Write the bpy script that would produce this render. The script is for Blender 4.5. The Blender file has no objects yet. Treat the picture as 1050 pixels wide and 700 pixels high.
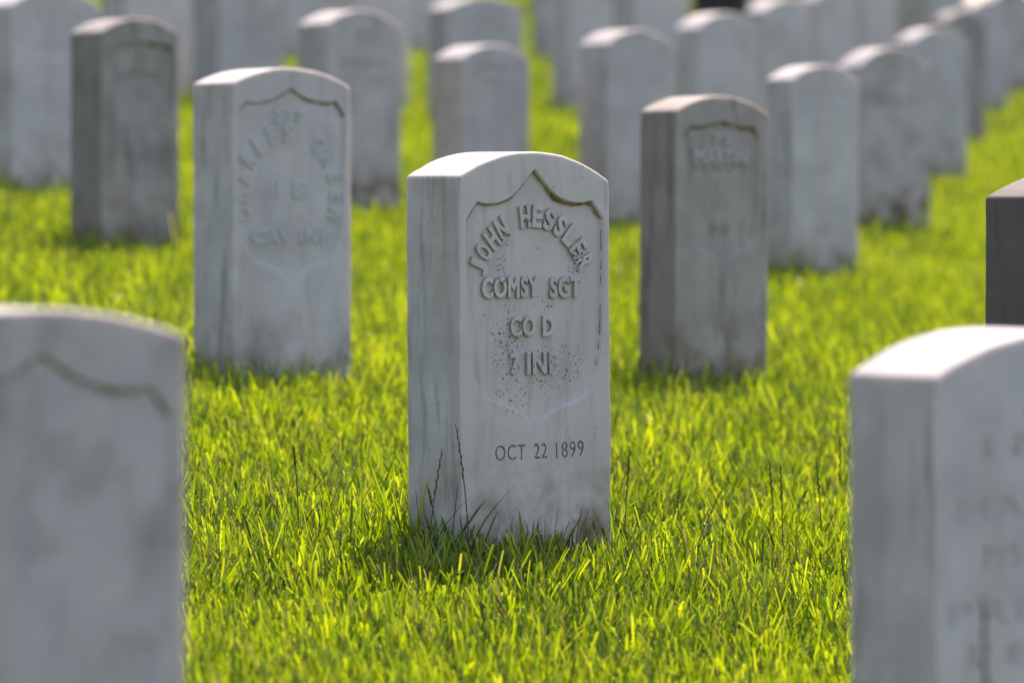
import bpy, bmesh, math, random
import numpy as np
from mathutils import Vector, Matrix, noise

random.seed(7)
rng = np.random.default_rng(11)
S = bpy.context.scene
C = S.collection
R_ = math.radians

# ------------------------------------------------------------------ camera model
F = 5136.0                      # focal length in photo pixels (photo is 1050 x 700)
HZ = 200.0                      # eye level row
EYE = 1.10
PIT = math.atan((350 - HZ) / F)
FW = Vector((0, math.cos(PIT), -math.sin(PIT)))
UP = Vector((0, math.sin(PIT), math.cos(PIT)))
RT = Vector((1, 0, 0))
CAM = Vector((0, 0, EYE))
SX, SY, Z8 = -0.08, 0.0584, -0.617      # sloping lawn


def gz(x, y):
    return EYE + Z8 + SY * (y - 8.0) + SX * x


def ray(px, py):
    return FW + RT * ((px - 525) / F) + UP * ((350 - py) / F)


def ground_pt(px, py):
    d = ray(px, py)
    n = Vector((-SX, -SY, 1))
    t = (gz(0, 0) - n.dot(CAM)) / n.dot(d)
    return CAM + d * t


cd = bpy.data.cameras.new('camera')
cam = bpy.data.objects.new('camera', cd)
C.objects.link(cam)
cam.location = CAM
cam.rotation_euler = (math.pi / 2 - PIT, 0, 0)
cd.sensor_width = 36
cd.lens = F * 36 / 1050
cd.clip_start = 0.1
cd.clip_end = 3000
cd.dof.use_dof = True
cd.dof.focus_distance = 8.0
cd.dof.aperture_fstop = (cd.lens / 1000) / 0.037
S.camera = cam

# ------------------------------------------------------------------ light
SUN_EL, SUN_AZ = R_(56), R_(15)
s = Vector((math.sin(SUN_AZ) * math.cos(SUN_EL), math.cos(SUN_AZ) * math.cos(SUN_EL), math.sin(SUN_EL)))
w = bpy.data.worlds.new('World')
S.world = w
w.use_nodes = True
nt = w.node_tree
nt.nodes.clear()
sky = nt.nodes.new('ShaderNodeTexSky')
sky.sky_type = 'NISHITA'
sky.sun_disc = False
sky.sun_elevation = SUN_EL
sky.sun_rotation = SUN_AZ
sky.air_density = 1.0
sky.dust_density = 1.2
sky.ozone_density = 1.5
bg = nt.nodes.new('ShaderNodeBackground')
bg.inputs[1].default_value = 0.148
wo = nt.nodes.new('ShaderNodeOutputWorld')
nt.links.new(sky.outputs[0], bg.inputs[0])
nt.links.new(bg.outputs[0], wo.inputs[0])
ld = bpy.data.lights.new('sun', 'SUN')
ld.energy = 3.7
ld.angle = R_(0.53)
ld.color = (1.0, 0.955, 0.89)
sun = bpy.data.objects.new('sun', ld)
C.objects.link(sun)
sun.rotation_euler = (-s).to_track_quat('-Z', 'Y').to_euler()
sun.location = (5, 10, 15)

S.view_settings.view_transform = 'Standard'
S.view_settings.look = 'None'
S.view_settings.gamma = 1
S.view_settings.exposure = 0.78
S.view_settings.use_white_balance = True
S.view_settings.white_balance_temperature = 7800
S.view_settings.white_balance_tint = 25
S.cycles.use_denoising = True
S.cycles.max_bounces = 6
S.cycles.transmission_bounces = 4
S.cycles.diffuse_bounces = 4
S.cycles.sample_clamp_indirect = 8


# ------------------------------------------------------------------ node helpers
def mat(name):
    m = bpy.data.materials.new(name)
    m.use_nodes = True
    t = m.node_tree
    t.nodes.clear()
    return m, t


def N(t, typ, **kw):
    n = t.nodes.new(typ)
    for k, v in kw.items():
        if k.startswith('i_'):
            n.inputs[k[2:].replace('_', ' ')].default_value = v
        else:
            setattr(n, k, v)
    return n


def L(t, a, b):
    t.links.new(a, b)


def ramp(t, src, stops):
    r = N(t, 'ShaderNodeValToRGB')
    e = r.color_ramp.elements
    while len(e) < len(stops):
        e.new(0.5)
    for k, (p, c) in enumerate(stops):
        e[k].position = p
        e[k].color = (c, c, c, 1) if not isinstance(c, tuple) else (*c, 1)
    L(t, src, r.inputs[0])
    return r.outputs[0]


def mixc(t, fac, a, b, mode='MIX'):
    m = N(t, 'ShaderNodeMix', data_type='RGBA', blend_type=mode)
    for sck, v in ((m.inputs[0], fac), (m.inputs[6], a), (m.inputs[7], b)):
        if hasattr(v, 'is_output'):
            L(t, v, sck)
        elif isinstance(v, tuple):
            sck.default_value = (*v, 1)
        else:
            sck.default_value = v
    return m.outputs[2]


def math_(t, op, a, b):
    m = N(t, 'ShaderNodeMath', operation=op)
    for sck, v in zip(m.inputs, (a, b)):
        if hasattr(v, 'is_output'):
            L(t, v, sck)
        else:
            sck.default_value = v
    return m.outputs[0]


def noise_tex(t, vec, scale, detail=4, rough=0.55, stretch=None):
    if stretch:
        mp = N(t, 'ShaderNodeMapping')
        mp.inputs['Scale'].default_value = stretch
        L(t, vec, mp.inputs[0])
        vec = mp.outputs[0]
    n = N(t, 'ShaderNodeTexNoise')
    n.inputs['Scale'].default_value = scale
    n.inputs['Detail'].default_value = detail
    n.inputs['Roughness'].default_value = rough
    L(t, vec, n.inputs['Vector'])
    return n.outputs['Fac']


def marble(name, base, streak=0.35, mott=0.25, stain=0.3, specks=(), vein=(0.32, 0.33, 0.33),
           warm=(0.42, 0.36, 0.26), blotch=0.2, sss=0.55, sscale=0.02):
    m, t = mat(name)
    out = N(t, 'ShaderNodeOutputMaterial')
    p = N(t, 'ShaderNodeBsdfPrincipled')
    L(t, p.outputs[0], out.inputs[0])
    tc = N(t, 'ShaderNodeTexCoord')
    oi = N(t, 'ShaderNodeObjectInfo')
    add = N(t, 'ShaderNodeVectorMath', operation='ADD')
    mul = N(t, 'ShaderNodeVectorMath', operation='SCALE')
    mul.inputs[0].default_value = (37, 17, 29)
    L(t, oi.outputs['Random'], mul.inputs['Scale'])
    L(t, tc.outputs['Object'], add.inputs[0])
    L(t, mul.outputs[0], add.inputs[1])
    v = add.outputs[0]
    # cloudy mottling
    n1 = noise_tex(t, v, 9, 5, 0.6)
    col = mixc(t, ramp(t, n1, [(0.35, 0.0), (0.7, mott)]), base, vein)
    # grey marble veining / weather streaks running down
    n2 = noise_tex(t, v, 1.0, 6, 0.62, (38, 38, 5.5))
    col = mixc(t, ramp(t, n2, [(0.52, 0.0), (0.68, streak)]), col, vein)
    n2b = noise_tex(t, v, 1.0, 4, 0.6, (14, 14, 1.6))
    col = mixc(t, ramp(t, n2b, [(0.5, 0.0), (0.72, streak * 0.6)]), col, warm)
    # large blotches of grime
    n3 = noise_tex(t, v, 6.5, 6, 0.66)
    col = mixc(t, ramp(t, n3, [(0.5, 0.0), (0.74, blotch)]), col, (0.16, 0.155, 0.13))
    # earth splash low down, broken by noise
    sp = N(t, 'ShaderNodeSeparateXYZ')
    L(t, tc.outputs['Object'], sp.inputs[0])
    low = ramp(t, math_(t, 'MULTIPLY', sp.outputs['Z'], 3.4), [(0.15, 1.0), (0.75, 0.0)])
    n4 = noise_tex(t, v, 14, 5, 0.6)
    st = math_(t, 'MULTIPLY', low, ramp(t, n4, [(0.42, 0.0), (0.66, 1.0)]))
    col = mixc(t, math_(t, 'MULTIPLY', st, stain * 2), col, (0.20, 0.135, 0.07))
    # black lichen specks inside given patches
    n5 = noise_tex(t, v, 250, 3, 0.6)
    fine = ramp(t, n5, [(0.592, 0.0), (0.628, 1.0)])
    n5b = noise_tex(t, v, 560, 2, 0.5)
    fine2 = ramp(t, n5b, [(0.655, 0.0), (0.69, 0.9)])
    fine = math_(t, 'MAXIMUM', fine, fine2)
    pm = None
    for (cx, cz, rx, rz, k) in specks:
        mp = N(t, 'ShaderNodeMapping')
        mp.inputs['Location'].default_value = (-cx / rx, 0, -cz / rz)
        mp.inputs['Scale'].default_value = (1 / rx, 0, 1 / rz)
        L(t, tc.outputs['Object'], mp.inputs[0])
        ln = N(t, 'ShaderNodeVectorMath', operation='LENGTH')
        L(t, mp.outputs[0], ln.inputs[0])
        g = ramp(t, ln.outputs['Value'], [(0.3, k), (1.0, 0.0)])
        pm = g if pm is None else math_(t, 'MAXIMUM', pm, g)
    if pm is not None:
        thr = math_(t, 'MULTIPLY', fine, pm)
        nn = noise_tex(t, v, 45, 4, 0.65)
        dens = math_(t, 'MULTIPLY', pm, ramp(t, nn, [(0.5, 0.0), (0.62, 1.0)]))
        thr = math_(t, 'MAXIMUM', thr, math_(t, 'MULTIPLY', math_(t, 'MULTIPLY', dens, pm), 0.12))
        thr = ramp(t, thr, [(0.15, 0.0), (0.5, 0.95)])
        col = mixc(t, thr, col, (0.035, 0.028, 0.02))
    # sparse specks everywhere
    n6 = noise_tex(t, v, 120, 1, 0.4)
    col = mixc(t, ramp(t, n6, [(0.77, 0.0), (0.80, 0.5)]), col, (0.08, 0.07, 0.05))
    L(t, col, p.inputs['Base Color'])
    p.inputs['Roughness'].default_value = 0.62
    p.inputs['Subsurface Weight'].default_value = sss
    p.inputs['Subsurface Radius'].default_value = (1.0, 0.72, 0.55)
    p.inputs['Subsurface Scale'].default_value = sscale
    p.inputs['Specular IOR Level'].default_value = 0.35
    b1 = N(t, 'ShaderNodeBump')
    b1.inputs['Strength'].default_value = 0.35
    b1.inputs['Distance'].default_value = 0.002
    L(t, noise_tex(t, v, 70, 6, 0.65), b1.inputs['Height'])
    L(t, b1.outputs[0], p.inputs['Normal'])
    return m


def crust(name, c1, c2):
    m, t = mat(name)
    out = N(t, 'ShaderNodeOutputMaterial')
    p = N(t, 'ShaderNodeBsdfPrincipled')
    L(t, p.outputs[0], out.inputs[0])
    tc = N(t, 'ShaderNodeTexCoord')
    n = noise_tex(t, tc.outputs['Object'], 90, 4)
    L(t, mixc(t, ramp(t, n, [(0.35, 0.0), (0.65, 1.0)]), c1, c2), p.inputs['Base Color'])
    p.inputs['Roughness'].default_value = 0.95
    p.inputs['Specular IOR Level'].default_value = 0.1
    return m


M = {
    'main': marble('white_marble', (0.69, 0.665, 0.62), 0.38, 0.22, 0.5,
                   specks=[(-0.066, 0.50, 0.016, 0.05, 1.0), (-0.052, 0.375, 0.05, 0.085, 0.8),
                           (0.024, 0.435, 0.026, 0.022, 1.0), (0.04, 0.335, 0.085, 0.06, 0.75),
                           (-0.05, 0.29, 0.06, 0.05, 0.75), (0.09, 0.51, 0.03, 0.05, 0.85),
                           (0.02, 0.535, 0.03, 0.02, 0.6), (-0.012, 0.575, 0.016, 0.03, 0.8),
                           (-0.056, 0.54, 0.015, 0.02, 0.9)], blotch=0.1, sss=0.3, sscale=0.012),
    'clean': marble('clean_marble', (0.65, 0.645, 0.63), 0.28, 0.3, 0.35, blotch=0.26),
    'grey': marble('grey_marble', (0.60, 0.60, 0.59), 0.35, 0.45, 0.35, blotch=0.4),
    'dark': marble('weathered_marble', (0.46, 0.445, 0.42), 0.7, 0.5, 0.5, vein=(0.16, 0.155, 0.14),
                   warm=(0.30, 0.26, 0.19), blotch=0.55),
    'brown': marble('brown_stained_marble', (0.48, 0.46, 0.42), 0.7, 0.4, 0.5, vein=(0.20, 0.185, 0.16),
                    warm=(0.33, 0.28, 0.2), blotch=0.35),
    'stainbase': marble('base_stained_marble', (0.58, 0.57, 0.55), 0.4, 0.5, 0.8, blotch=0.75),
    'side_pale': marble('grimy_shaded_pale_marble', (0.58, 0.565, 0.52), 0.75, 0.4, 0.4, vein=(0.22, 0.225, 0.21), warm=(0.36, 0.32, 0.24), blotch=0.3),  # for left faces: side grime plus their shade painted into the colour
    'side_grey': marble('grimy_shaded_grey_marble', (0.48, 0.47, 0.44), 0.6, 0.45, 0.4, vein=(0.17, 0.17, 0.155), warm=(0.3, 0.26, 0.19), blotch=0.4),
    'side_brown': marble('grimy_shaded_brown_marble', (0.30, 0.28, 0.24), 0.8, 0.4, 0.5, vein=(0.11, 0.10, 0.085), warm=(0.21, 0.17, 0.11), blotch=0.4),
    'side_deep': marble('grimy_deep_marble', (0.13, 0.12, 0.105), 0.7, 0.4, 0.5, vein=(0.07, 0.065, 0.055), warm=(0.12, 0.10, 0.07), blotch=0.3),
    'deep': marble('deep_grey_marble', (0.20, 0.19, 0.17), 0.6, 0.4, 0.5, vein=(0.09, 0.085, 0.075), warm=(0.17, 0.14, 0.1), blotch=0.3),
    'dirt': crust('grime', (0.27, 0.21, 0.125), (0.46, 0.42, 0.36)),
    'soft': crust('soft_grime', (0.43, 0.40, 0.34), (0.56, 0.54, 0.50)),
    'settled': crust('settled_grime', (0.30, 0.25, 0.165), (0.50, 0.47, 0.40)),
    'faint': crust('faint_grime', (0.47, 0.455, 0.42), (0.58, 0.57, 0.55)),
    'moss': crust('lichen', (0.12, 0.085, 0.025), (0.36, 0.28, 0.14)),
}


# ------------------------------------------------------------------ mesh helpers
def link(name, me, parent=None, m=None):
    o = bpy.data.objects.new(name, me)
    C.objects.link(o)
    if parent:
        o.parent = parent
    if m:
        if not me.materials:
            me.materials.append(m)
    return o


def new_mesh(name, verts, faces):
    me = bpy.data.meshes.new(name)
    me.from_pydata(verts, [], faces)
    me.update()
    return me


def slab_mesh(w, t, zs, za, dzr, bev, seed):
    """upright slab, front face at y=-t/2, round-headed; zs left shoulder, za apex, dzr right shoulder drop"""
    zb = -0.12
    prof = []
    nseg = 56
    for k in range(nseg + 1):
        prof.append((-w / 2, zb + (zs - zb) * k / nseg))
    na = 60
    # segmental arch through left shoulder, apex, right shoulder
    for k in range(1, na):
        a = -1 + 2 * k / na
        x = a * w / 2
        h = za - zs
        rr = ((w / 2) ** 2 + h * h) / (2 * h)
        z = za - rr + math.sqrt(max(rr * rr - x * x, 0))
        z -= dzr * (k / na) ** 2 * (1 if a > 0 else (k / na) * 2)
        prof.append((x, z))
    for k in range(nseg + 1):
        prof.append((w / 2, (zs - dzr) + (zb - zs + dzr) * k / nseg))
    def wob(x, z, q):
        return noise.noise((x * 28 + seed, z * 28, q * 5 + seed * 3)) * 0.0009 + noise.noise((x * 95 + seed, z * 95, q * 3.1)) * 0.00035 + noise.noise((x * 8 + seed, z * 8, q)) * 0.0016
    bm = bmesh.new()
    rings = []
    for q, y in enumerate((-t / 2, t / 2)):
        rings.append([bm.verts.new((x + wob(x, z, q), y, z + wob(z, x, q + 7))) for x, z in prof])
    n = len(prof)
    bm.faces.new(rings[0])
    bm.faces.new(rings[1][::-1])
    for k in range(n):
        k2 = (k + 1) % n
        bm.faces.new((rings[0][k2], rings[0][k], rings[1][k], rings[1][k2]))
    bm.edges.ensure_lookup_table()
    bmesh.ops.recalc_face_normals(bm, faces=bm.faces)
    es = []
    for e in bm.edges:
        a, b = e.verts
        za_, zb_ = a.co.z, b.co.z
        if min(za_, zb_) < zb + 0.005 and max(za_, zb_) < zb + 0.01:
            continue
        if abs(a.co.y - b.co.y) < 1e-6:
            es.append(e)
    # the two long shoulder edges
    for e in bm.edges:
        a, b = e.verts
        if abs(a.co.y - b.co.y) > 1e-6 and min(a.co.z, b.co.z) > zb + 0.02:
            f = e.link_faces
            if len(f) == 2 and f[0].normal.angle(f[1].normal) > 0.35:
                es.append(e)
    bmesh.ops.bevel(bm, geom=es, offset=bev, segments=6, profile=0.5, affect='EDGES', clamp_overlap=True)
    bmesh.ops.recalc_face_normals(bm, faces=bm.faces)
    me = bpy.data.meshes.new('slab')
    bm.to_mesh(me)
    bm.free()
    return me


def text_raw(s_, bold=0.02, extr=0.08, bev=0.0, res=3):
    cu = bpy.data.curves.new('txt', 'FONT')
    cu.body = s_
    cu.size = 1
    cu.extrude = extr
    cu.space_character = 1.1
    cu.offset = bold
    cu.bevel_depth = bev
    cu.bevel_resolution = 2
    cu.resolution_u = res
    o = bpy.data.objects.new('txt', cu)
    C.objects.link(o)
    dg = bpy.context.evaluated_depsgraph_get()
    dg.update()
    me = bpy.data.meshes.new_from_object(o.evaluated_get(dg))
    bpy.data.objects.remove(o)
    bpy.data.curves.remove(cu)
    bm = bmesh.new()
    bm.from_mesh(me)
    bmesh.ops.remove_doubles(bm, verts=bm.verts, dist=1e-4)
    bm.verts.ensure_lookup_table()
    V = np.array([v.co[:] for v in bm.verts])
    Fc = [[v.index for v in f.verts] for f in bm.faces]
    bm.free()
    bpy.data.meshes.remove(me)
    return V, Fc


def text_geo(s_, wd, ht, y0, y1, cx, cz, rot=0.0, **kw):
    """lettering in the stone's front plane; y0 deepest, y1 outermost (smaller y = nearer the viewer)"""
    V, Fc = text_raw(s_, **kw)
    lo, hi = V.min(0), V.max(0)
    X = ((V[:, 0] - lo[0]) / (hi[0] - lo[0]) - 0.5) * wd
    Z = ((V[:, 1] - lo[1]) / (hi[1] - lo[1]) - 0.5) * ht
    Y = y0 + (V[:, 2] - lo[2]) / (hi[2] - lo[2]) * (y1 - y0)
    c, s2 = math.cos(rot), math.sin(rot)
    P = np.stack([X * c - Z * s2 + cx, Y, X * s2 + Z * c + cz], 1)
    return P, Fc


def join_geo(parts):
    vs, fs, o = [], [], 0
    for P, Fc in parts:
        vs += [tuple(p) for p in P]
        fs += [[i + o for i in f] for f in Fc]
        o += len(P)
    return vs, fs


def fix_normals(me):
    bm = bmesh.new()
    bm.from_mesh(me)
    bmesh.ops.recalc_face_normals(bm, faces=bm.faces)
    bm.to_mesh(me)
    bm.free()


def boolean_cut(slab_o, cut_me, self_=False):
    n0 = len(slab_o.data.polygons)
    co = bpy.data.objects.new('cutter', cut_me)
    C.objects.link(co)
    co.parent = slab_o.parent
    md = slab_o.modifiers.new('cut', 'BOOLEAN')
    md.operation = 'DIFFERENCE'
    md.object = co
    md.solver = 'EXACT'
    md.use_self = self_
    md.material_mode = 'INDEX'
    dg = bpy.context.evaluated_depsgraph_get()
    dg.update()
    me = bpy.data.meshes.new_from_object(slab_o.evaluated_get(dg))
    old = slab_o.data
    slab_o.modifiers.clear()
    bpy.data.objects.remove(co)
    if len(me.polygons) > n0:
        slab_o.data = me
        bpy.data.meshes.remove(old)
        return True
    print('boolean failed on', slab_o.name, n0, len(me.polygons))
    return False


SHIELD = [(0, 174), (5, 180.5), (10, 187), (18, 197), (23, 201.5), (29, 205), (35, 207.3), (41, 208.6), (50, 208.8),
          (58.5, 206.5), (64, 215), (70, 225), (70.3, 260), (69.5, 300), (68.5, 340), (66.5, 362), (63.5, 380),
          (57, 397), (51, 405), (45, 410), (36, 413.5), (28, 416.5), (20, 420), (10, 427), (4, 434), (0, 440)]


def name_free(px):
    return px[1] != 474


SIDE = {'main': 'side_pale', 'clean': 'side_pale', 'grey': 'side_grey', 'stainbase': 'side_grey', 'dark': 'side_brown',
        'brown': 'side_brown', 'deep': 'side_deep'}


class Stone:
    def __init__(s, name, label, px, mtl, yaw=38.0, dzr=0.0, bev=0.013, group='white headstones in rows', lean=None, flat=False):
        if lean is None:
            lean = random.uniform(-0.7, 0.7)
        yaw += random.uniform(-1.2, 1.2) if name_free(px) else 0
        Lx, Kx, Rx, sh, ap, base = px
        s.px = px
        s.seed = px[2] * 0.37
        sc = (Rx - Lx) / 210.0
        K = ground_pt(Kx, base + 48 * sc)
        psi = R_(yaw)
        e = Vector((math.cos(psi), math.sin(psi), 0))
        nb = Vector((-math.sin(psi), math.cos(psi), 0))
        def solve(dirv, xt):
            k = (xt - 525) / F
            r0 = K - CAM
            # (r0+q d).RT = k (r0+q d).FW
            return (k * r0.dot(FW) - r0.dot(RT)) / (dirv.dot(RT) - k * dirv.dot(FW))
        w_ = solve(e, Rx)
        t_ = solve(nb, Lx)
        s.w, s.t = w_, t_
        ctr = K + e * (w_ / 2) + nb * (t_ / 2)
        ctr.z = gz(ctr.x, ctr.y)
        s.o = ctr
        s.e, s.nb, s.psi = e, nb, psi
        def zat(p, y):
            r0 = p - CAM
            k = (350 - y) / F
            # z so that (r0).UP = k r0.FW
            A = UP.z - k * FW.z
            B = r0.y * (UP.y - k * FW.y)
            return CAM.z - B / A
        zs = zat(K, sh) - ctr.z
        mid = K + e * (w_ / 2)
        za = zat(mid, ap) - ctr.z
        s.zs, s.za = zs, max(za, zs + 0.012)
        s.root = bpy.data.objects.new(name, None)
        C.objects.link(s.root)
        s.root.location = ctr
        s.root.rotation_euler = (0, R_(lean), psi)
        s.root.empty_display_size = 0.1
        s.root['label'] = label
        s.root['category'] = 'headstone'
        s.root['group'] = group
        me = slab_mesh(w_, t_, s.zs, s.za, dzr, bev, random.uniform(0, 50))
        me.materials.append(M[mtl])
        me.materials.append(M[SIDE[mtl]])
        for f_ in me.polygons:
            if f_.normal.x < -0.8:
                f_.material_index = 1  # left faces swap to a darker copy, shade painted in with the grime
        me.materials.append(M['dirt'])
        me.materials.append(M['faint'])
        s.slab = link('slab', me, s.root)
        s.mtl = M[mtl]
        print('STONE', label[:30], 'Y=%.2f w=%.3f t=%.3f h=%.3f' % (K.y, w_, t_, s.za))

    def uv(s, px, py):
        """pixel -> (u, v) on the front face"""
        d = ray(px, py)
        p0 = s.o - s.nb * (s.t / 2)
        q = (p0 - CAM).dot(s.nb) / d.dot(s.nb)
        P = CAM + d * q
        return (P - s.o).dot(s.e), P.z - s.o.z

    def shield(s, cx, hw, ytop, ycusp, ybot, depth=0.005, moss=True, mossr=0.0026, side=0.0, left=0.5):
        k = hw / 70.0
        def yy(y):
            if y < 207:
                return ytop + (y - 174) / 33 * (ycusp - ytop)
            return ycusp + (y - 207) / (440 - 207) * (ybot - ycusp)
        ptsR = [s.uv(cx + a * k, yy(y)) for a, y in SHIELD]
        ptsL = [s.uv(cx - a * k, yy(y)) for a, y in SHIELD[1:-1]][::-1]
        pts = ptsR + ptsL
        cu = sum(p[0] for p in pts) / len(pts)
        cv = sum(p[1] for p in pts) / len(pts)
        s.depth = depth
        yf = -s.t / 2
        n = len(pts)
        def lay(y, dx):
            out = []
            for i in range(n):
                p0, p1, p2 = Vector(pts[i - 1]), Vector(pts[i]), Vector(pts[(i + 1) % n])
                tn = ((p1 - p0).normalized() + (p2 - p1).normalized())
                tn = tn.normalized() if tn.length > 1e-6 else (p2 - p1).normalized()
                nrm = Vector((-tn.y, tn.x))
                if nrm.dot(Vector((cu, cv)) - p1) > 0:
                    pass
                out.append((p1.x - nrm.x * dx * s.sgn, y, p1.y - nrm.y * dx * s.sgn))
            return out
        area = sum(pts[i][0] * pts[(i + 1) % n][1] - pts[(i + 1) % n][0] * pts[i][1] for i in range(n))
        s.sgn = 1 if area > 0 else -1      # nrm points inward for ccw
        A = lay(yf - 0.004, 0.0040)
        B = lay(yf + depth * 0.2, 0.0008)
        D = lay(yf + depth, -0.0032)
        vs = A + B + D
        fs = [list(range(n)), [2 * n + i for i in range(n)][::-1]]
        for q in range(2):
            for i in range(n):
                j = (i + 1) % n
                fs.append([q * n + i, q * n + j, (q + 1) * n + j, (q + 1) * n + i])
        me = new_mesh('cut', vs, fs)
        fix_normals(me)
        for m_ in s.slab.data.materials:
            me.materials.append(m_)
        boolean_cut(s.slab, me)
        if moss:
            segs = []
            top = [p for p in pts]
            # upper border beads, broken and uneven
            idx = [(i, (i + 1) % n) for i in range(n)]
            ring_pts = []
            for a, b in idx:
                pa, pb = Vector(pts[a]), Vector(pts[b])
                m_ = max(1, int((pb - pa).length / 0.003))
                for q in range(m_):
                    ring_pts.append(pa.lerp(pb, q / m_))
            vt = max(p[1] for p in pts)
            vc = s.uv(cx, yy(226))[1]
            vs, fs = [], []
            prev = None
            for p in ring_pts:
                nz = noise.noise((p.x * 45 + s.seed, p.y * 45, s.seed * 1.7)) * 0.6 + noise.noise((p.x * 260, p.y * 260, 4.7)) * 0.5 + 0.45
                nz = max(0.0, nz)
                right = p.x > s.uv(cx, yy(200))[0]
                if p.y > vc:
                    r = mossr * (0.1 + 1.25 * nz) * (1.25 if right else left)
                elif right and p.y > s.uv(cx, yy(390))[1]:
                    r = mossr * side * max(0, nz - 0.15)
                else:
                    r = 0
                if r < 0.0003:
                    prev = None
                    continue
                inward = (Vector((cu, cv)) - p).normalized()
                c3 = Vector((p.x + inward.x * 0.0018, yf + depth * 0.6, p.y + inward.y * 0.0018))
                base = len(vs)
                for a in range(6):
                    an = a / 6 * 2 * math.pi
                    q2 = inward * (math.cos(an) * r * 1.3)
                    vs.append((c3.x + q2.x, c3.y + math.sin(an) * r * 0.7, c3.z + q2.y))
                if prev is not None:
                    for a in range(6):
                        b = (a + 1) % 6
                        fs.append([prev + a, prev + b, base + b, base + a])
                prev = base
            if fs:
                me = new_mesh('lichen', vs, fs)
                fix_normals(me)
                link('lichen', me, s.root, M['moss'])

    def raised(s, name, items, out=0.006, mtl=None):
        """items: (text, px centre x, y, px width, px height, rot)"""
        yb = -s.t / 2 + s.depth + 0.001
        parts = []
        for (tx, cx, cy, wd, ht, rot) in items:
            u0, v0 = s.uv(cx - wd / 2, cy)
            u1, v1 = s.uv(cx + wd / 2, cy)
            va = s.uv(cx, cy - ht / 2)[1]
            vb = s.uv(cx, cy + ht / 2)[1]
            parts.append(text_geo(tx, abs(u1 - u0), abs(va - vb), yb, yb - 0.001 - out, (u0 + u1) / 2, (va + vb) / 2, rot,
                                  bold=0.0, extr=0.07, bev=0.05))
        vs, fs = join_geo(parts)
        me = new_mesh(name, vs, fs)
        fix_normals(me)
        return s.letter(name, me, mtl)

    def arc(s, name, text, cx, cy, rpx, a0, a1, lw, lh, out=0.006, kx=1.0):
        """letters round a circle on the face; pixel centre, radius in vertical pixels, angles from top in degrees"""
        u0, v0 = s.uv(cx, cy)
        rad = abs(s.uv(cx, cy - rpx)[1] - v0)
        hh = abs(s.uv(cx, cy - lh)[1] - v0)
        yb = -s.t / 2 + s.depth + 0.001
        parts = []
        n = len(text)
        for i, ch in enumerate(text):
            if ch == ' ':
                continue
            a = R_(a0 + (a1 - a0) * i / (n - 1))
            jit = random.uniform(-0.04, 0.04)
            parts.append(text_geo(ch, hh * lw, hh, yb, yb - 0.001 - out, u0 + math.sin(a) * rad * kx, v0 + math.cos(a) * rad, -a + jit,
                                  bold=0.0, extr=0.07, bev=0.05))
        vs, fs = join_geo(parts)
        me = new_mesh(name, vs, fs)
        fix_normals(me)
        return s.letter(name, me, None)

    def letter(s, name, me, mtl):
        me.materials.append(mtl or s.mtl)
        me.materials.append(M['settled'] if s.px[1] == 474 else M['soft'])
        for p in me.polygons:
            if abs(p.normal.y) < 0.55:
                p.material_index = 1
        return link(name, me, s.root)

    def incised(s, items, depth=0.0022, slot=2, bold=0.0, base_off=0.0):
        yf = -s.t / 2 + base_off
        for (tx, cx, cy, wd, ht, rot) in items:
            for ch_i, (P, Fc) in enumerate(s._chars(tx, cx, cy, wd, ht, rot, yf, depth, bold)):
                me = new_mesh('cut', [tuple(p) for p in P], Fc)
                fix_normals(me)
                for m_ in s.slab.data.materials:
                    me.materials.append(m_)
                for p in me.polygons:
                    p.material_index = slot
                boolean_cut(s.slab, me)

    def _chars(s, tx, cx, cy, wd, ht, rot, yf, depth, bold):
        u0, v0 = s.uv(cx - wd / 2, cy)
        u1, v1 = s.uv(cx + wd / 2, cy)
        va = s.uv(cx, cy - ht / 2)[1]
        vb = s.uv(cx, cy + ht / 2)[1]
        return [text_geo(tx, abs(u1 - u0), abs(va - vb), yf + depth, yf - 0.003, (u0 + u1) / 2, (va + vb) / 2, rot,
                         bold=bold, extr=0.06, bev=0.0)]


ROW = 'white headstones standing in rows on the lawn'
stones = []


def stone(label, px, mtl, **kw):
    st = Stone('headstone', label, px, mtl, group=ROW, **kw)
    stones.append(st)
    return st


# ---- the sharp one
c = stone('white headstone in sharp focus, carved COMSY SGT, CO D and 7 INF in its shield', (418, 474, 628, 180, 154, 548),
          'main', dzr=0.010, bev=0.0055, lean=-0.45)
c.shield(551, 70, 174, 207, 440, depth=0.0095, mossr=0.003, side=0.5, left=0.42)
c.arc('name_inscription', 'JOHN HESSLER', 550, 303, 81, -68, 66, 0.56, 23.5, kx=0.93)
c.raised('rank_inscription', [('COMSY', 527.5, 294.5, 59, 22.5, 0), ('SGT', 583.5, 295, 32, 22.5, 0)])
c.raised('company_inscription', [('CO', 540, 334.5, 26, 22, 0), ('D', 566, 334.5, 12, 22, 0)])
c.raised('regiment_inscription', [('7', 532, 373, 11, 23, 0), ('INF', 559.5, 372.5, 32, 23, 0)])
c.incised([('OCT', 524, 463.5, 31, 16, 0.0), ('22', 555, 462, 13.5, 15.5, 0.01), ('1899', 585, 460.7, 28.5, 16.5, 0.03)],
          depth=0.0026)

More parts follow.
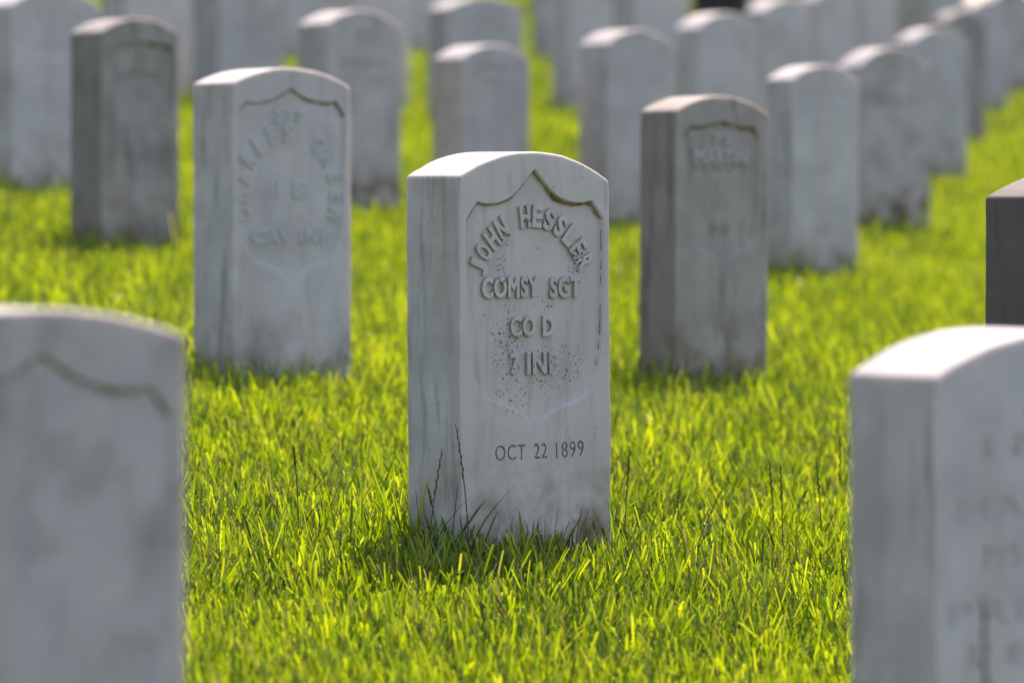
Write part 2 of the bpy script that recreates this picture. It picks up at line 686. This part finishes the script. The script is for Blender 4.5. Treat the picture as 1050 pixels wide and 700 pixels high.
# ---- behind it on the left and right
l = stone('tall pale headstone with ringed lettering, behind and left of the sharp one', (198, 240, 361, 85, 69, 370),
          'clean', dzr=0.006)
l.shield(299, 55, 91, 104, 292, mossr=0.003, left=0.5)
l.arc('name_inscription', 'CHARLES', 298, 198, 62, -112, -2, 0.55, 20, out=0.0035)
l.arc('name_inscription', 'GREEN', 298, 198, 62, 36, 112, 0.55, 20, out=0.0035)
l.raised('number_inscription', [('773', 298, 120, 30, 13, 0)], out=0.003)
l.raised('company_inscription', [('I', 287, 195, 4, 18, 0)], out=0.0025)
l.raised('company_inscription', [('E', 309, 195, 15, 18, 0)], out=0.0025)
l.raised('regiment_inscription', [('CAV INF', 299, 243, 80, 15, 0)], out=0.003)

r = stone('slim headstone with brown streaked side and mossy shield, right of the sharp one',
          (654, 692, 787, 114, 98, 380), 'brown', dzr=0.004)
r.shield(738.5, 38, 124, 129, 273, mossr=0.0042, left=0.9)
r.raised('number_inscription', [('72', 739, 143, 20, 10, 0)], mtl=M['faint'])
r.raised('name_inscription', [('MARTIN', 738, 161, 54, 15, 0)], mtl=M['faint'])
r.incised([('NAVY', 739, 173.5, 56, 8, 0)], depth=0.002, slot=2, base_off=0.005)
r.incised([('INF', 738, 236, 24, 10, 0)], depth=0.002, slot=2, base_off=0.005)

# ---- foreground, out of focus
fl = stone('blurred grey headstone cut off by the left edge in the foreground', (-188, -100, 191, 345, 316, 965), 'stainbase',
           dzr=0.004, bev=0.008)
fl.shield(42, 134, 362, 396, 800, depth=0.003, mossr=0.0026, left=0.45)
fr = stone('blurred white headstone cut off by the right edge in the foreground', (872, 963, 1208, 386, 338, 900), 'clean',
           bev=0.009)
fr.incised([('HANSEN', 1085, 518, 200, 25, 0), ('MINN', 1085, 566, 150, 23, 0), ('PRIVATE', 1085, 622, 222, 23, 0),
            ('INF', 1085, 455, 150, 22, 0), ('1898', 1085, 666, 180, 22, 0)], depth=0.002, slot=3)
fr.incised([('O', 1085, 418, 62, 62, 0)], depth=0.002, slot=3)

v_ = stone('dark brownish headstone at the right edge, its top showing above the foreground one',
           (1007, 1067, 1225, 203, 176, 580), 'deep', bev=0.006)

# ---- second rank
l2 = stone('narrow dark stained headstone left of the tall pale one with ringed lettering', (72, 104, 184, 33, 19, 243), 'dark')
l2.shield(146, 31, 42, 46, 150, mossr=0.006)
l2.incised([('JONES', 142, 78, 48, 9, 0)], depth=0.003, slot=2, base_off=0.005)
m2 = stone('pale headstone with dark stained foot, right behind the tall ringed lettering stone', (304, 335, 411, 25, 10, 203),
           'stainbase', dzr=0.006)
m2.incised([('O', 371, 38, 13, 14, 0), ('BROWN', 373, 65, 46, 8, 0), ('US', 388, 82, 15, 10, 0)], slot=2)
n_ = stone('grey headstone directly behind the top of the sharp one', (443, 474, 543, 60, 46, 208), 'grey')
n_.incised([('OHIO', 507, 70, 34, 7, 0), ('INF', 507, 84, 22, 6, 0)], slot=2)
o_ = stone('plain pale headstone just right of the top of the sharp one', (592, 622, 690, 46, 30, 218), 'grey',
           dzr=0.004)
w_ = stone('pale headstone behind the brown streaked one, under the dark tree trunk', (690, 714, 777, 30, 13, 169), 'clean')
p_ = stone('pale headstone just right of and behind the brown streaked slim one', (784, 811, 880, 81, 67, 272), 'clean')
p_.incised([('SMITH', 846, 96, 44, 8, 0), ('INF', 840, 176, 20, 9, 0)], slot=3)
q_ = stone('headstone with a dark emblem under its arch and a stained foot',
           (858, 883, 955, 69, 49, 219), 'stainbase')
q_.incised([('O', 918, 75, 12, 20, 0), ('KELLY', 921, 105, 46, 7, 0)], slot=2)
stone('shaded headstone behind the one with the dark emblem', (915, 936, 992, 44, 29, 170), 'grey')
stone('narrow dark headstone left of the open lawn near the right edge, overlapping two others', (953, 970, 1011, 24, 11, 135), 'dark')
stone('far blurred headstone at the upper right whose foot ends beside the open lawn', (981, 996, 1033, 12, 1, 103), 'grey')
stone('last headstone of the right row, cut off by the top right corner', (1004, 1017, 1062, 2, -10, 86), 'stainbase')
u_ = stone('blurred headstone in the upper left corner, cut off by the left edge', (-24, 12, 104, 6, -12, 175), 'clean')
u_.incised([('O', 60, 8, 16, 16, 0), ('WHITE', 58, 48, 52, 9, 0), ('US', 52, 72, 24, 9, 0)], slot=3)

# ---- far ranks along the top edge of the picture
far = [
    ('far bluish headstone behind the narrow dark stained one at upper left', (104, 128, 199, -16, -32, 83), 'clean'),
    ('greyish far headstone with faint lettering above the tall ringed lettering stone', (197, 224, 291, -14, -30, 96), 'grey'),
    ('distant headstone seen in the gap left of the pale one with the stained foot', (274, 294, 345, -46, -60, 50), 'clean'),
    ('far headstone rising behind the pale one with the dark stained foot', (333, 360, 420, -22, -36, 100), 'clean'),
    ('small distant bluish headstone at the top edge over the strip of open lawn', (404, 418, 462, -60, -72, 43), 'clean'),
    ('far grey headstone with sunlit shoulder behind the one over the sharp stone', (438, 460, 537, 9, -3, 112), 'grey'),
    ('distant slim headstone at the top edge right of the strip of lawn', (545, 556, 590, -40, -52, 52), 'grey'),
    ('far headstone with dark foot and lit right edge, left of the plain pale one', (565, 583, 628, -16, -30, 107), 'clean'),
    ('far pale headstone rising between the plain pale one and the trunk', (626, 652, 706, -18, -34, 96), 'clean'),
    ('far headstone just right of the dark trunk with pink sunlit shoulder', (762, 783, 832, 13, -1, 132), 'clean'),
    ('far headstone at the top edge above the first of the right row', (820, 838, 880, 2, -12, 118), 'clean'),
    ('far pale headstone at the top edge over the one with the dark emblem', (868, 884, 918, -22, -34, 92), 'clean'),
    ('distant headstone at the top edge left of the small bluish gap on the right', (904, 917, 948, -26, -38, 78), 'brown'),
    ('distant bluish headstone in the gap of the right row at the top edge', (944, 956, 990, -50, -60, 40), 'clean'),
]
for lab, px, m_ in far:
    stone(lab, px, m_, yaw=38 + random.uniform(-2, 2))

# ------------------------------------------------------------------ lawn
def lawn_mat(name):
    m, t = mat(name)
    out = N(t, 'ShaderNodeOutputMaterial')
    p = N(t, 'ShaderNodeBsdfPrincipled')
    L(t, p.outputs[0], out.inputs[0])
    tc = N(t, 'ShaderNodeTexCoord')
    n1 = noise_tex(t, tc.outputs['Object'], 30, 5, 0.65)
    n2 = noise_tex(t, tc.outputs['Object'], 0.6, 4)
    col = mixc(t, ramp(t, n1, [(0.35, 0.0), (0.65, 1.0)]), (0.022, 0.042, 0.008), (0.038, 0.068, 0.010))
    col = mixc(t, ramp(t, n2, [(0.4, 0.0), (0.7, 0.4)]), col, (0.06, 0.05, 0.022))
    L(t, col, p.inputs['Base Color'])
    p.inputs['Roughness'].default_value = 0.95
    return m


def grid_ground():
    xs = np.concatenate([np.linspace(-400, -20, 8), np.linspace(-15, 15, 31), np.linspace(20, 400, 8)])
    ys = np.concatenate([np.linspace(-60, 0, 5), np.linspace(2, 70, 40), np.linspace(90, 900, 12)])
    vs = [(x, y, gz(max(-40, min(40, x)), min(y, 140))) for y in ys for x in xs]
    nx = len(xs)
    fs = [(j * nx + i, j * nx + i + 1, (j + 1) * nx + i + 1, (j + 1) * nx + i) for j in range(len(ys) - 1) for i in range(nx - 1)]
    return new_mesh('lawn', vs, fs)


lawn = link('lawn', grid_ground(), None, lawn_mat('turf_soil'))
lawn['kind'] = 'structure'


def blade_material():
    m, t = mat('grass_blade')
    out = N(t, 'ShaderNodeOutputMaterial')
    at = N(t, 'ShaderNodeAttribute', attribute_name='tint')
    sp = N(t, 'ShaderNodeSeparateColor')
    L(t, at.outputs['Color'], sp.inputs[0])
    g = ramp(t, sp.outputs[0], [(0.0, (0.026, 0.062, 0.010)), (0.5, (0.055, 0.105, 0.010)), (1.0, (0.11, 0.15, 0.014))])
    g = mixc(t, sp.outputs[2], g, (0.24, 0.20, 0.085))
    g = mixc(t, sp.outputs[1], g, (0.36, 0.34, 0.17))  # pale cut ends: bleached straw, with glints painted into the colour
    tr = ramp(t, sp.outputs[0], [(0.0, (0.04, 0.11, 0.004)), (0.5, (0.31, 0.51, 0.010)), (1.0, (0.72, 0.88, 0.024))])
    tr = mixc(t, sp.outputs[2], tr, (0.26, 0.21, 0.07))
    p = N(t, 'ShaderNodeBsdfPrincipled')
    L(t, g, p.inputs['Base Color'])
    p.inputs['Roughness'].default_value = 0.33
    p.inputs['Specular IOR Level'].default_value = 0.6
    tl = N(t, 'ShaderNodeBsdfTranslucent')
    L(t, tr, tl.inputs[0])
    mx = N(t, 'ShaderNodeMixShader')
    mx.inputs[0].default_value = 0.55
    L(t, p.outputs[0], mx.inputs[1])
    L(t, tl.outputs[0], mx.inputs[2])
    L(t, mx.outputs[0], out.inputs[0])
    return m


def vnoise(x, y, seed):
    r = np.random.default_rng(seed)
    o = np.zeros_like(x)
    for k in range(9):
        a = r.uniform(0, 2 * np.pi)
        f = r.uniform(0.5, 1.6)
        o += np.sin((x * np.cos(a) + y * np.sin(a)) * f * 2 * np.pi + r.uniform(0, 6.28))
    return o / 3.0


def foot(x, y, pad):
    """mask: inside a stone's footprint grown by pad"""
    ins = np.zeros(len(x), bool)
    for st in stones:
        dx, dy = x - st.o.x, y - st.o.y
        u = dx * st.e.x + dy * st.e.y
        q = dx * st.nb.x + dy * st.nb.y
        ins |= (np.abs(u) < st.w / 2 + pad) & (np.abs(q) < st.t / 2 + pad)
    return ins


def scatter(y0, y1, dens, margin):
    hw0 = 0.5 * 1050 / F
    area_w = 2 * (hw0 * y1 + margin)
    n = int(area_w * (y1 - y0) * dens)
    y = rng.uniform(y0, y1, n)
    x = rng.uniform(-area_w / 2, area_w / 2, n)
    keep = np.abs(x) < hw0 * y + margin
    return x[keep], y[keep]


bandsX, bandsY, bandsW = [], [], []
for (y0, y1, d, mg, wsc) in ((4.6, 6.2, 9000, 0.5, 1.0), (6.2, 7.5, 24000, 0.45, 1.0), (7.5, 10.5, 21000, 0.45, 1.0), (10.5, 16.0, 8500, 0.6, 1.15),
                             (16.0, 26.0, 2600, 0.9, 1.6), (26.0, 62.0, 650, 1.6, 2.6)):
    x, y = scatter(y0, y1, d, mg)
    bandsX.append(x); bandsY.append(y); bandsW.append(np.full(len(x), wsc))
for (y0, y1, d, m0, m1, wsc) in ((4.6, 10.5, 7500, 0.45, 1.7, 1.3), (10.5, 16.0, 3500, 0.6, 2.2, 1.6), (16.0, 26.0, 1300, 0.9, 3.0, 2.2),
                                 (26.0, 62.0, 260, 1.6, 5.0, 3.4)):      # the lawn goes on either side of the frame
    x, y = scatter(y0, y1, d, m1)
    k = np.abs(x) > 0.5 * 1050 / F * y + m0
    bandsX.append(x[k]); bandsY.append(y[k]); bandsW.append(np.full(k.sum(), wsc))
X = np.concatenate(bandsX); Y = np.concatenate(bandsY); WS = np.concatenate(bandsW)
k = ~foot(X, Y, 0.004)
X, Y, WS = X[k], Y[k], WS[k]
near = foot(X, Y, 0.05)
n = len(X)
print('BLADES', n)
pt = vnoise(X * 1.1, Y * 0.8, 3)
pt2 = vnoise(X * 5, Y * 4, 5)
length = (0.055 + 0.009 * pt + 0.006 * pt2) * rng.lognormal(0, 0.28, n)
length = np.clip(length, 0.02, 0.12)
front = Y < 7.45 + 0.15 * pt
length[front] *= 0.82
length[near] *= rng.uniform(0.9, 1.75, near.sum())
width = (0.0031 * rng.lognormal(0, 0.33, n)) * WS
width = np.clip(width, 0.0022, 0.02)
ang = rng.uniform(0, 2 * np.pi, n)                   # blade facing
la = rng.uniform(0, 2 * np.pi, n) * 0.75 + 0.5 * vnoise(X * 2, Y * 2, 8) * np.pi
lean = np.abs(rng.normal(0.0, 0.30, n)) + 0.06
curl = rng.uniform(0.0, 0.55, n)
lean[front] *= 0.8
tint = np.clip(0.51 + 0.35 * rng.normal(0, 1, n) + 0.10 * pt2 + 0.08 * vnoise(X * 0.5, Y * 0.35, 21), 0, 1)
dry = (rng.uniform(0, 1, n) < 0.06) * rng.uniform(0.5, 1.0, n)
cut = (rng.uniform(0, 1, n) < 0.72) & ~near
rows = np.array([0.0, 0.5, 0.90, 1.0])
wrow = np.array([0.75, 1.0, 0.8, 0.0])
Z0 = Z8 + EYE + SY * (Y - 8.0) + SX * X - 0.004
V = np.zeros((n, 8, 3), np.float32)
T = np.zeros((n, 8, 4), np.float32)
T[:, :, 3] = 1
for r_i in range(4):
    f = rows[r_i]
    th = lean + curl * f
    # arc approximated: horizontal and vertical run
    hx = np.sin(lean + curl * f * 0.5) * f * length
    vz = np.cos(lean + curl * f * 0.5) * f * length
    cx = X + np.cos(la) * hx
    cy = Y + np.sin(la) * hx
    cz = Z0 + vz
    if r_i < 3:
        hw = 0.5 * width * wrow[r_i]
    else:
        hw = np.where(cut, 0.36 * width, 0.05 * width)
    tw = ang + 0.5 * f
    V[:, r_i * 2, 0] = cx - np.cos(tw) * hw
    V[:, r_i * 2, 1] = cy - np.sin(tw) * hw
    V[:, r_i * 2, 2] = cz
    V[:, r_i * 2 + 1, 0] = cx + np.cos(tw) * hw
    V[:, r_i * 2 + 1, 1] = cy + np.sin(tw) * hw
    V[:, r_i * 2 + 1, 2] = cz
    T[:, r_i * 2:r_i * 2 + 2, 0] = tint[:, None]
    T[:, r_i * 2:r_i * 2 + 2, 2] = dry[:, None]
    if r_i == 3:
        T[:, 6:8, 1] = np.where(cut, rng.uniform(0.1, 1.0, n), 0)[:, None]  # tip weight for bleached ends and painted glints
me = bpy.data.meshes.new('grass')
me.vertices.add(n * 8)
me.vertices.foreach_set('co', V.reshape(-1))
quad = np.array([[0, 1, 3, 2], [2, 3, 5, 4], [4, 5, 7, 6]], np.int32)
idx = (np.arange(n, dtype=np.int32)[:, None, None] * 8 + quad[None]).reshape(-1)
me.loops.add(len(idx))
me.loops.foreach_set('vertex_index', idx)
me.polygons.add(n * 3)
me.polygons.foreach_set('loop_start', np.arange(0, len(idx), 4, dtype=np.int32))
ca = me.attributes.new('tint', 'FLOAT_COLOR', 'POINT')
ca.data.foreach_set('color', T.reshape(-1))
me.update(calc_edges=True)
me.polygons.foreach_set('use_smooth', np.ones(n * 3, bool))
grass = link('grass', me, None, blade_material())
grass['kind'] = 'stuff'
grass['label'] = 'bright green mown grass lit from behind'
grass['category'] = 'grass'

# ------------------------------------------------------------------ seed stems
stem_m = crust('dry_stem', (0.07, 0.065, 0.022), (0.14, 0.11, 0.045))
head_m = crust('seed_husk', (0.09, 0.055, 0.025), (0.19, 0.125, 0.06))
leaf_m = crust('dark_leaf', (0.03, 0.055, 0.012), (0.05, 0.085, 0.016))


def tube(path, r0, r1, n=6):
    vs, fs = [], []
    for i, p in enumerate(path):
        f = i / (len(path) - 1)
        r = r0 + (r1 - r0) * f
        for a in range(n):
            an = 2 * math.pi * a / n
            vs.append((p[0] + math.cos(an) * r, p[1] + math.sin(an) * r, p[2]))
    for i in range(len(path) - 1):
        for a in range(n):
            b = (a + 1) % n
            fs.append((i * n + a, i * n + b, (i + 1) * n + b, (i + 1) * n + a))
    fs.append(tuple(range(n))[::-1])
    fs.append(tuple((len(path) - 1) * n + a for a in range(n)))
    return vs, fs


def stem(label, bpx, tpx, bow=0.0, head=0.3, rad=0.0012, leaf=True):
    B = ground_pt(bpx[0], bpx[1] + 32)
    d = ray(*tpx)
    q = (B.y - CAM.y) / d.y
    Tp = CAM + d * q - B
    root = bpy.data.objects.new('seed_stem', None)
    C.objects.link(root)
    root.location = B
    root.empty_display_size = 0.05
    root['label'] = label
    root['category'] = 'grass stem'
    root['group'] = 'dry seed stems standing out of the lawn'
    path = []
    for i in range(9):
        f = i / 8
        p = Tp * f + Vector((bow * math.sin(f * math.pi), 0, 0))
        path.append(p - (Vector((0, 0, 0.01)) if i == 0 else Vector()))
    vs, fs = tube(path, rad, rad * 0.6)
    link('stem', new_mesh('stem', vs, fs), root, stem_m)
    # seed head: small overlapping husks along the upper part
    vs, fs = [], []
    hn = 9
    for i in range(hn):
        f = 1 - head + head * i / (hn - 1) * 1.04
        p = Tp * f + Vector((bow * math.sin(min(f, 1) * math.pi), 0, 0))
        sd = 1 if i % 2 else -1
        sz = 0.0046 * (1 - 0.5 * i / hn) * (rad / 0.0012)
        b = len(vs)
        c0 = p + Vector((sd * rad * 0.8, random.uniform(-1, 1) * rad, 0))
        for (dx, dy, dz) in ((0, 0, -sz), (sz * 0.35, 0, 0), (0, sz * 0.35, 0), (-sz * 0.35, 0, 0), (0, -sz * 0.35, 0), (sd * sz * 0.3, 0, sz * 1.3)):
            vs.append((c0.x + dx, c0.y + dy, c0.z + dz))
        for a in range(4):
            fs.append((b, b + 1 + (a + 1) % 4, b + 1 + a))
            fs.append((b + 5, b + 1 + a, b + 1 + (a + 1) % 4))
    link('seed_head', new_mesh('seed_head', vs, fs), root, head_m)
    if leaf:
        vs, fs = [], []
        a0 = Tp * 0.12
        sd = random.choice((-1, 1))
        ln = Tp.z * random.uniform(0.4, 0.6)
        for i in range(6):
            f = i / 5
            cxx = a0 + Vector((sd * ln * 0.55 * f * f + sd * 0.002, 0.004 * f, ln * f))
            hw = 0.0022 * (1 - f * 0.9) * (rad / 0.0012)
            vs += [(cxx.x - hw, cxx.y - hw * 0.3, cxx.z), (cxx.x + hw, cxx.y + hw * 0.3, cxx.z)]
        for i in range(5):
            fs.append((2 * i, 2 * i + 1, 2 * i + 3, 2 * i + 2))
        link('leaf', new_mesh('leaf', vs, fs), root, leaf_m)


stem('tallest dark seed stem, rising against the front corner of the sharp headstone', (481, 572, )[:2], (468, 438), 0.006)
stem('shorter thin seed stem against the shaded left side of the sharp headstone', (437, 572), (453, 463), -0.004)
stem('short bent stem leaning left at the foot of the sharp headstone', (458, 572), (439, 500), 0.002, head=0.15)
stem('upright seed stem touching the right edge of the sharp headstone', (640, 545), (646, 461), -0.002)
#stem('thin seed stem a little way right of the sharp headstone, below the slim stone', (709, 545), (703, 477), 0.002)
stem('seed stem leaning far over to the right, right of the sharp headstone', (706, 560), (741, 501), -0.006, head=0.42)
stem('left one of two close straight seed stems midway to the right foreground headstone', (796, 548), (789, 474), 0.001)
stem('right one of two close straight seed stems midway to the right foreground headstone', (803, 556), (800, 477), 0.001)
stem('seed stem just left of the tallest one beside the right foreground headstone', (842, 545), (837, 472), 0.003)
stem('tall curved seed stem close beside the left edge of the right foreground headstone', (858, 520), (861, 446), 0.003)
stem('dark stem between the left foreground headstone and the sharp one', (305, 545), (301, 458), 0.004, head=0.15)
#stem('thin stem close beside the right edge of the left foreground headstone', (206, 560), (208, 474), -0.003)
stem('blurred dark stem standing before the right foreground headstone', (1006, 1010), (1009, 622), 0.003, rad=0.0022)

# ------------------------------------------------------------------ far tree
bark, t = mat('bark')
out = N(t, 'ShaderNodeOutputMaterial')
p = N(t, 'ShaderNodeBsdfPrincipled')
L(t, p.outputs[0], out.inputs[0])
tc = N(t, 'ShaderNodeTexCoord')
nb_ = noise_tex(t, tc.outputs['Object'], 1.0, 6, 0.65, (14, 14, 3))
L(t, mixc(t, ramp(t, nb_, [(0.35, 0.0), (0.65, 1.0)]), (0.022, 0.020, 0.022), (0.06, 0.052, 0.046)), p.inputs['Base Color'])
p.inputs['Roughness'].default_value = 0.9
bp = N(t, 'ShaderNodeBump')
bp.inputs['Strength'].default_value = 0.8
bp.inputs['Distance'].default_value = 0.03
L(t, nb_, bp.inputs['Height'])
L(t, bp.outputs[0], p.inputs['Normal'])

tb = ground_pt(738, 24)
tree = bpy.data.objects.new('tree', None)
C.objects.link(tree)
tree.location = tb
tree['label'] = 'dark tree trunk far behind the headstones at the top edge'
tree['category'] = 'tree'


def limb(path, r0, r1, nn=14, wob=0.06):
    vs, fs = [], []
    for i, q in enumerate(path):
        f = i / (len(path) - 1)
        r = r0 + (r1 - r0) * f
        for a in range(nn):
            an = 2 * math.pi * a / nn
            rr = r * (1 + wob * noise.noise((math.cos(an) * 2, math.sin(an) * 2, q[2] * 0.8)))
            if i == 0:
                rr *= 1.25
            vs.append((q[0] + math.cos(an) * rr, q[1] + math.sin(an) * rr, q[2]))
    for i in range(len(path) - 1):
        for a in range(nn):
            b = (a + 1) % nn
            fs.append((i * nn + a, i * nn + b, (i + 1) * nn + b, (i + 1) * nn + a))
    return vs, fs


parts = [limb([(0.02 * i, 0.01 * i, -0.2 + 0.8 * i) for i in range(8)], 0.27, 0.17, wob=0.16)]
ends = []
for q in range(7):
    a = q * 2.4
    z0 = 3.4 + q * 0.32
    pth = [(0.08 + math.cos(a) * f * (2.6 - q * 0.15), math.sin(a) * f * (2.6 - q * 0.15), z0 + f * 2.2 - 0.5 * f * f) for f in np.linspace(0, 1, 6)]
    ends += pth[2:]
    parts.append(limb(pth, 0.12, 0.03, 8))
vs, fs = join_geo(parts)
link('trunk', new_mesh('trunk', vs, fs), tree, bark)
lm = blade_material()
lm.name = 'tree_leaf'
cnt = 9000
cl = np.array(ends + [(0.1, 0, 6.8), (0.5, 0.3, 7.2), (-0.6, -0.2, 6.9)])
ce = cl[rng.integers(0, len(cl), cnt)] + rng.normal(0, 0.42, (cnt, 3))
d1 = rng.normal(0, 1, (cnt, 3)); d1 /= np.linalg.norm(d1, axis=1)[:, None]
d2 = np.cross(d1, rng.normal(0, 1, (cnt, 3))); d2 /= np.linalg.norm(d2, axis=1)[:, None]
a1, a2 = d1 * 0.08, d2 * 0.045
Vv = np.stack([ce - a1, ce + a2, ce + a1, ce - a2], 1).reshape(-1, 3)
me = new_mesh('crown', [tuple(q) for q in Vv], [(4 * i, 4 * i + 1, 4 * i + 2, 4 * i + 3) for i in range(cnt)])
ca = me.attributes.new('tint', 'FLOAT_COLOR', 'POINT')
tt = np.zeros((cnt, 4, 4), np.float32)
tt[:, :, 0] = rng.uniform(0, 0.4, cnt)[:, None]
ca.data.foreach_set('color', tt.reshape(-1))
link('crown', me, tree, lm)
